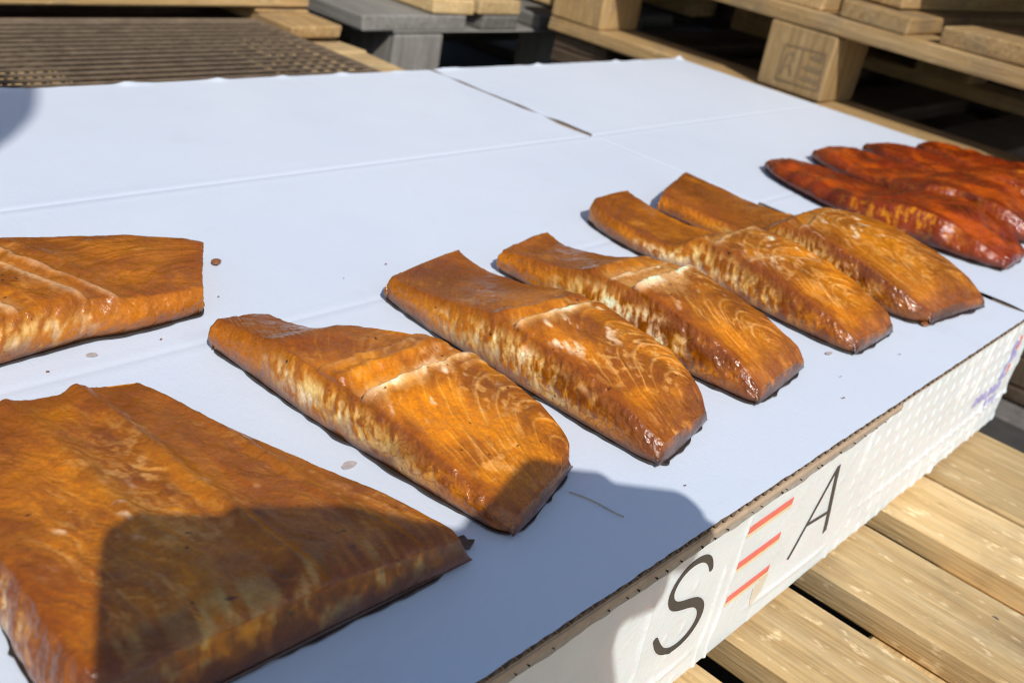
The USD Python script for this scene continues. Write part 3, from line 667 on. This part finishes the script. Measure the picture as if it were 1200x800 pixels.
salmon('salmon portion fifth in the row, rounded end, next to the carton slit', (2.712, 1.623), (0.028, -1), .89,
       rows(.89, [0, .1, .2, .34, .415, .52, .64, .76, .84, .89], [0, -.004, -.01, -.014, -.018, -.022, -.024, -.026, -.014, .03],
            [.056, .056, .056, .066, .118, .124, .108, .086, .06, .034], [.33, .325, .31, .315, .375, .42, .43, .42, .385, .33],
            [.062, .058, .054, .062, .114, .12, .106, .082, .056, .034]), seed=5, crease=((.5, .007, .011, .45, -.05),),
       arc=(1.0, .6), far_shear=.12, near_shear=-.05, W0=.42)
broad = salmon('broad salmon cut in the lower left corner, half in shadow', (0.415, 1.395), (0, -1), .608,
       rows(.608, [0, .05, .15, .28, .4, .5, .57, .595, .608], [.0, -.002, -.003, -.005, -.01, -.02, -.02, -.012, .0],
            [.062, .07, .078, .085, .09, .092, .090, .084, .076], [.392, .402, .428, .462, .50, .53, .548, .556, .556],
            [.048, .05, .05, .052, .055, .058, .058, .054, .048], wide=.02), seed=6, crease=(), arc=(1.25, .45), near_shear=-.016, W0=.58,
       crown=.014, stripes=.5, flank_pale=.7, jag=1.0, long_grain=-0.22, lump=.9, ns=380, grooves=((.275, .03, .013, .017), (.165, .02, .009, .02), (.39, .12, .006, .012)), endface=1.0, near_cut=.014)
a_ = np.array([(.90, .80), (.94, .845), (.985, .838), (.998, .822), (1.008, .824), (1.012, .808), (1.024, .806), (1.021, .795), (1.030, .789), (1.014, .782), (1.004, .787), (.994, .777), (.978, .781), (.95, .776)])
broad.part('skin_flap', extrude(sg.Polygon(a_).buffer(.0015), .004, .0095), plain('skin_rag', (0.085, 0.052, 0.034), 0.4, .5, 300, .5, 500))
salmon('salmon piece alone at the left edge behind the broad cut', (1.085, 1.639), (-0.999, -0.05), 1.0,
       rows(1.0, [0, .04, .1, .17, .25, .33, .45, .7, .95, 1.0], [0, -.004, -.006, -.004, .010, .006, .0, .0, 0, .01],
            [.056, .060, .066, .072, .080, .086, .09, .086, .04, .012], [.19, .25, .30, .335, .345, .35, .35, .34, .3, .28],
            [.066, .064, .064, .066, .078, .084, .086, .08, .04, .012]), inward=-1, seed=7,
       crease=((.30, .010, .014, .6, .12), (.24, .004, .012, .5, .12), (.42, .007, .012, .6, .1)), arc=(-.15, .2), far_shear=.15, near_shear=0, stripes=.8, W0=.36, dark=.5, flank_pale=.75)
reds = [('dark red salmon portion fourth from the back, its tail casting a shadow on the carton', (3.595, 1.747), .97, .36),
        ('dark red salmon portion behind the frontmost red one', (4.00, 1.75), .95, .37),
        ('dark red salmon portion second from the back corner', (4.43, 1.72), .93, .36),
        ('dark red salmon portion closest to the back corner of the carton', (4.80, 1.62), .9, .30)]
for i, (lab, o, Ln, w) in enumerate(reds):
    k = 1.0 if i == 0 else 1.12
    salmon(lab, o, (-0.10 + (0, .05, -.04, .03)[i], -0.995), Ln,
           rows(Ln, np.array([0, .1, .22, .36, .48, .6, .72, .84, .94, 1]) * Ln, [0.03, -.03, -.07, -.10, -.11, -.10, -.075, -.05, -.02, .02],
                np.array([.036, .05, .052, .054, .066, .092, .104, .092, .06, .034]) * k, w * np.array([.55, .62, .68, .72, .76, .8, .82, .8, .74, .64]),
                np.array([.036, .052, .054, .052, .066, .09, .10, .085, .055, .032]) * k), seed=11 + i, crease=((.3, .006, .02, .05, .1),),
           arc=(1.0, .6), stripes=.8, red=1.0, group='red salmon portions', near_shear=.03, W0=w, lump=2.6, ns=240)

# ------------------------------------------------------------------ crumbs and marks on the carton
def crumb(x, y, r, sq=0.7, seed=0):
    m = trimesh.creation.icosphere(2, r); v = np.array(m.vertices)
    v = v * (0.65 + .8 * noise(v / r * 1.3 + seed * 3.3, seed)[:, None]) * [1.3, 1, sq]
    v[:, 2] -= v[:, 2].min(); return (v + [x, y, .003], m.faces)
lone('crumb', crumb(1.250, 1.842, .0095, .55, seed=1), crumb_m, 'brown fish crumb off the tip of the piece at the left edge', 'crumb', smooth=True)
lone('crumb', crumb(2.038, .895, .007, .5, 2), crumb_m, 'tiny brown crumb on bare carton in front of the third portion', 'crumb', smooth=True)
lone('crumb', crumb(2.752, .735, .010, .4, 3), crumb_m, 'flat dark crumb beneath the rounded end of the fifth portion', 'crumb', smooth=True)
sp = []
for k in range(34):
    x, y = (rng.uniform(.7, 3.2), rng.uniform(.66, 1.7))
    v, f = crumb(x, y, rng.uniform(.001, .0026), .5, k); sp.append(trimesh.Trimesh(v, f, process=False))
lone('fine_crumbs', trimesh.util.concatenate(sp), crumb_m, 'scattered tiny specks of fish on the white carton', 'crumbs', kind='stuff')
def spot(x, y, rx, ry, seed, mat=stain_m, rot=0):
    a = np.linspace(0, 2 * np.pi, 28, endpoint=False); r = 0.75 + .5 * noise(np.stack([np.cos(a) * 1.5 + seed, np.sin(a) * 1.5, 0 * a], -1), seed)
    p = sa.translate(sa.rotate(sg.Polygon(np.stack([np.cos(a) * rx * r, np.sin(a) * ry * r], 1)), rot, origin=(0, 0)), x, y)
    return extrude(p, 0.0022, 0.0034)
lone('grease_spot', spot(1.002, 1.058, .016, .009, 1), stain_m, 'small grey grease spot between the broad cut and the first portion', 'stain')
lone('grease_spot', spot(.823, 1.588, .010, .008, 2), stain_m, 'small grease spot before the piece at the left edge', 'stain')
lone('grease_spot', spot(2.30, .80, .012, .006, 3), stain_m, 'faint grease fleck near the carton edge past the fourth portion', 'stain')
xs = np.linspace(0, 1, 24)
ln = sg.LineString(np.stack([1.272 + .030 * xs + .004 * np.sin(xs * 5), .79 - .10 * xs], 1)).buffer(.0009)
lone('fish_fibre', extrude(ln, .0022, .0042), plain('dried_fibre', (0.40, 0.34, 0.27), 0.6), 'thin dried fibre trailing from the near end of the first portion', 'fibre')

# ------------------------------------------------------------------ stack at the right: the stamped pallet and its neighbours
rs = pallet('worn pallet beside the red salmon with a stamped block facing the carton', 5.21, 10.1, 0.80, 4.24, -0.095, 0, 1, 'old',
            deck=[(.85, 1.2), (1.40, 1.83), (1.99, 2.37), (2.47, 2.86), (2.96, 3.35), (3.5, 3.8), (3.86, 4.2)], H=(.09, .35, .095, .092), stamped=(0, 1))
def stamp():
    x = 5.211
    fr = [stroke([(2.60, .06), (2.60, .24), (2.36, .25), (2.345, .06), (2.60, .06)], .006, False), stroke([(2.49, .06), (2.49, .245)], .006, False)]
    def bars(a, b, z): return [sg.box(a + i * .02, z, a + i * .02 + .008, z + .03) for i in range(int((b - a) / .02))] + [sg.box(a, z + .012, b, z + .018)]
    g = fr + bars(2.37, 2.44, .20) + bars(2.36, 2.47, .14) + bars(2.36, 2.46, .085)
    g += [stroke([(2.58, .09), (2.57, .2), (2.53, .21), (2.54, .15), (2.52, .09)], .01), stroke([(2.56, .13), (2.52, .18)], .008, False)]
    m = extrude(unary_union(g), 0, .003); v = np.array(m.vertices)
    rs.part('stamp', (np.stack([x - v[:, 2], v[:, 0], v[:, 1]], 1), m.faces), ink_stamp, rs.stamped)
stamp()
pallet('pallet beneath the stamped one, right of the carton, shade put into its wood colour', 5.25, 10.1, 0.82, 4.2, -0.70, 0, 0, 'dark')
for k, (dx, dy) in enumerate(((.13, -.18), (.2, .1), (.15, -.05))):  # upper two are out of view, added for the shade they cast
    lab = ['lowest of the pallets piled on the stamped one, only its bottom boards in view', 'middle pallet above the stamped one, unseen and added for shade', 'topmost pallet above the stamped one, unseen and added for shade'][k]
    pallet(lab, 5.25 + dx, 10.1 + dx, .80 + dy, 4.2 + dy, .535 + k * .605, 0, 0 if k else 0, 'old')
pallet('low pallet coloured dark for shade on the paving at the bottom of the right pile', 5.25, 10.1, 0.74, 4.2, -1.09, 0, 0, 'dark', H=(.08, .155, .07, .08))

st_ = box(6.4, 6.46, 2.75, 3.2, .06, .11, .01)
lone('plastic_strip', st_, plain('white_plastic', (0.75, 0.75, 0.74), 0.4), 'short white plastic strip lying in the dark under the stamped pallet', 'strip')
# ------------------------------------------------------------------ behind the carton: pallet with the grill grate, piles beyond
pgr = pallet('pallet behind the carton carrying the black grill grate', 0.2, 3.62, 3.27, 7.2, -.765, 0, 1, 'dark',  # dark wood carries the shade below the grate in its colour
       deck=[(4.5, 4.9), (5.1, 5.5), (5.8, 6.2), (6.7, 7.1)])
pgr.part('deck_board', box(.2, 2.35, 3.34, 3.74, -.255, -.165, .01, .004), WOOD['new', 0])
pgr.part('deck_board', box(.2, 1.9, 3.79, 3.98, -.255, -.165, .01, .004), WOOD['new', 0])
for c, d in ((3.74, 4.06), (4.10, 4.40)):
    pgr.part('deck_board', box(3.02, 3.60 + .03 * (d > 4.2), c, d, -.255, -.165, .01, .004), WOOD['new', 0])
lone('timber_bearer', box(.5, .95, 3.4, 7.1, -1.09, -.752), WOOD['old', 1], 'squared timber under the left end of the pallet behind the carton', 'timber')
lone('timber_bearer', box(2.9, 3.35, 3.4, 7.1, -1.09, -.752), WOOD['old', 1], 'squared timber under the right end of the pallet behind the carton', 'timber')
def grate():
    t = Thing('grill_grate', 'blackened steel grill grate of many thin bars on the pallet behind the carton', 'grate', (2.0, 3.9, -.148))
    x0, x1, y0, y1, z = -.4, 3.2, 3.42, 4.48, -.112
    def rod(a, b, r, n=6):
        a, b = np.array(a, float), np.array(b, float)
        return trimesh.creation.cylinder(r, segment=[a, b], sections=n)
    def side(a, b): t.part('frame_bar', rod(a, b, .021, 8), steel)
    side((x0, y0, z), (x1, y0, z)); side((x0, y1, z), (x1, y1, z)); side((x0, y0, z), (x0, y1, z)); side((x1, y0, z), (x1, y1, z))
    for y in np.linspace(y0, y1, 17)[1:-1]:
        t.part('long_bar', rod((x0, y, z + .012), (x1, y, z + .012), .0075), steel)
    for x in np.arange(x0 + .085, x1 - .02, .07):
        t.part('cross_bar', rod((x, y0, z - .010), (x, y1, z - .004), .006), shade_steel)
grate()
pb = pallet('pale pallet with a long lit board, behind the grill grate', -2.2, 3.60, 4.56, 8.0, -.148, 1, 1, 'old', H=(.07, .012, .10, .092), block_w=.34, base_from=4.28)
for k in range(3):  # added above the view to shade the space behind
    pallet(['lowest pallet added for shade above the pale one behind the grate', 'middle pallet added for shade above the pale one behind the grate', 'top pallet added for shade above the pale one behind the grate'][k],
           -2.2 + .1 * k, 3.5 + .05 * k, 4.62 + .04 * k, 8.0, .15 + .605 * k, 0, 0, 'old')
pg = pallet('weathered grey pallet in the dark gap between the two pallet piles', 4.14, 7.6, 4.46, 8.0, -.655, 1, 0, 'grey', deck=[(3.9, 4.72), (4.86, 5.2), (5.4, 5.8), (6.0, 6.4), (6.6, 7.0)], H=(.09, .385, .02, .09))
pe = pallet('pallet with sunlit golden board ends, on top of the weathered grey one', 4.42, 7.6, 4.47, 8.0, -.066, 0, 1, 'new', block_w=.36)
pe.part('base_board', box(4.82, 5.2, 4.47, 8.0, -.065, .024, .01, .003), WOOD['new', 1])
for k in range(2):  # added on top, out of view, to keep the stack dark inside
    pallet(['lower pallet added for shade above the golden ended one', 'upper pallet added for shade above the golden ended one'][k], 4.3, 7.6, 4.6, 8.0, .54 + .605 * k, 0, 0, 'old')
lone('timber_bearer', box(4.1, 7.5, 4.9, 5.3, -1.09, -.657), WOOD['grey', 0], 'squared timber under the weathered grey pallet', 'timber')
for k in range(4):  # added pile that blocks light and bright ground behind the right stack
    pallet(['lowest', 'second', 'third', 'topmost'][k] + ' pallet of the pile added for darkness behind the stamped pallet', 10.6, 15.4, -1.5, 4.0, -1.09 + .605 * k, 0, 0, 'dark', n_deck=8)
for k in range(4):  # added pile hiding sunlit ground so the gap stays dark
    pallet(['lowest', 'second', 'third', 'topmost'][k] + ' pallet of the pile added for darkness between the golden ended and the farther pallets', 8.0, 13.0, 4.6, 8.0, -1.09 + .605 * k, 1, 1, 'dark', n_deck=8)
for k in range(5):  # added far pile that fills the back with darkness
    pallet(['lowest', 'second', 'third', 'fourth', 'topmost'][k] + ' pallet of the far pile added to darken the back', 1.0, 6.0, 9.2, 12.6, -1.09 + .605 * k, 0, 0, 'dark')

# ------------------------------------------------------------------ the photographer, whose shadow falls on the carton
def person():
    t = Thing('person', 'person bending over the carton and holding up a phone, seen only as a shadow', 'person', (-1.5, -2.3, -1.09))
    B = []
    def bone(a, ra, b, rb): B.append(bone_hull([(a, ra), (b, rb)]))
    hipL, hipR = (-2.35, -2.45, 1.75), (-1.75, -2.85, 1.75)
    shL, shR = (-2.35, -1.15, 2.95), (-1.12, -2.1, 2.55); neck = (-1.58, -1.36, 3.05); head = (-1.2, -.54, 3.92)
    chest = (-1.85, -1.8, 2.7); belly = (-1.9, -2.25, 2.25)
    bone(hipL, .36, hipR, .36); bone(hipL, .34, belly, .44); bone(hipR, .34, belly, .44); bone(belly, .44, chest, .5)
    bone(chest, .42, shL, .25); bone(chest, .42, shR, .25); bone(chest, .3, neck, .22); bone(neck, .21, (head[0] - .15, head[1] - .2, head[2] - .3), .2)
    for hp, kn, an, toe in ((hipL, (-1.75, -1.45, .72), (-2.0, -2.0, -.9), (-1.7, -1.5, -1.0)), (hipR, (-1.05, -2.05, .72), (-1.4, -2.6, -.9), (-1.05, -2.15, -1.0))):
        bone(hp, .34, kn, .23); bone(kn, .23, an, .15); bone(an, .14, toe, .1); bone((an[0] - .12, an[1] - .16, -.98), .11, toe, .1)
    elR, wrR = (.0, -1.62, 1.7), (.36, -.86, 1.13)
    bone(shR, .2, elR, .16); bone(elR, .15, wrR, .11)
    elL, wrL = (-2.5, -.9, 1.85), (-1.95, -1.1, 1.0)
    bone(shL, .2, elL, .16); bone(elL, .15, wrL, .105)
    # hands: palm and fingers, the right one closed round the phone, the left one on the knee
    B.append(bone_hull([((x, y, 1.16), .08) for x, y in ((.30, -.64), (.27, -.46), (.36, -.37), (.46, -.40), (.47, -.50), (.42, -.62))]))
    bone(wrR, .11, (.37, -.56, 1.15), .12)
    for a, b, c in (((.33, -.37, 1.18), (.20, -.215, 1.2), (.08, -.125, 1.2)), ((.39, -.345, 1.18), (.555, -.29, 1.2), (.665, -.345, 1.19)),
                    ((.42, -.40, 1.18), (.61, -.355, 1.19), (.75, -.455, 1.18)), ((.45, -.45, 1.17), (.62, -.45, 1.18), (.73, -.525, 1.17)),
                    ((.44, -.54, 1.16), (.55, -.53, 1.17), (.62, -.56, 1.16))):
        bone(a, .064, b, .058); bone(b, .057, c, .048)
    for k in range(4):
        a = np.array([-1.80 + .07 * k, -1.28 + .03 * k, .93]); bone(wrL, .085, a, .05); bone(a, .046, a + [.1, -.18 + .02 * k, -.08], .04)
    bone(wrL, .08, (-1.74, -1.06, .93), .05)
    b = m3.Manifold.batch_boolean(B, m3.OpType.Add).refine_to_length(.06)
    q = b.to_mesh(); tm = trimesh.Trimesh(q.vert_properties[:, :3], q.tri_verts)
    trimesh.smoothing.filter_taubin(tm, iterations=8)
    t.part('body', tm, plain('dark_clothes', (0.05, 0.055, 0.07), 0.85, 0.2), smooth=True)
    # head with face and hair
    h = trimesh.creation.icosphere(4, 1.0); v = np.array(h.vertices); face = np.array([.62, .5, -.6]); face /= np.linalg.norm(face)
    r_ = np.cross(face, [0, 0, 1]); r_ /= np.linalg.norm(r_); u_ = np.cross(r_, face)
    f, s_, u = v @ face, v @ r_, v @ u_
    g = lambda a, b, c, w: np.exp(-(((f - a) / w) ** 2 + ((s_ - b) / w) ** 2 + ((u - c) / w) ** 2))
    rad = 1 + .2 * g(1, 0, -.08, .17) - .07 * (g(.9, .33, .12, .17) + g(.9, -.33, .12, .17)) + .05 * g(.93, 0, -.45, .2) + .05 * g(.8, 0, -.75, .3) + .12 * (g(0, 1, 0, .2) + g(0, -1, 0, .2))
    v = (f * rad * .46)[:, None] * face + (s_ * rad * .36)[:, None] * r_ + (u * rad * .5)[:, None] * u_
    t.part('head', (v + head, h.faces), plain('skin_tone', (0.45, 0.27, 0.19), 0.5, .1), smooth=True)
    hm = trimesh.creation.icosphere(4, 1.0); v = np.array(hm.vertices); f, s_, u = v @ face, v @ r_, v @ u_
    k = np.where((f > .35) & (u < .45), .8, 1.06) * (1 + .03 * noise(v * 9, 2))
    v = (f * k * .46)[:, None] * face + (s_ * k * .37)[:, None] * r_ + (u * np.where(u < -.4, .75, k) * .5)[:, None] * u_
    t.part('hair', (v + np.array(head) + u_ * .03, hm.faces), plain('dark_hair', (0.03, 0.02, 0.015), .6), smooth=True)
    # phone: the lens of the picture sits at its corner
    ph = Thing('smartphone', 'dark smartphone held sideways over the carton, out of the picture', 'phone', (.2, -.2, 1))
    R3 = np.stack([right, -down, -fwd], 1)
    def slab(a, b, c, d, e, g_, rr):
        p = [[x, y, z] for x in (a + rr, b - rr) for y in (c + rr, d - rr) for z in (e, g_)]
        sh = m3.Manifold.batch_hull([m3.Manifold.cylinder(g_ - e, rr, rr, 32).translate((x, y, e)) for x in (a + rr, b - rr) for y in (c + rr, d - rr)])
        mm = sh.to_mesh(); return np.array(mm.vert_properties[:, :3]) @ R3.T + [0, 0, 1], np.array(mm.tri_verts)
    ph.part('body', slab(-.035, .54, -.155, .152, .02, .055, .045), plain('phone_body', (0.03, 0.03, 0.035), .3, .05))
    ph.part('screen', slab(-.025, .53, -.145, .142, .0556, .057, .04), plain('phone_screen', (0.01, 0.01, 0.012), .1, .05))
person()
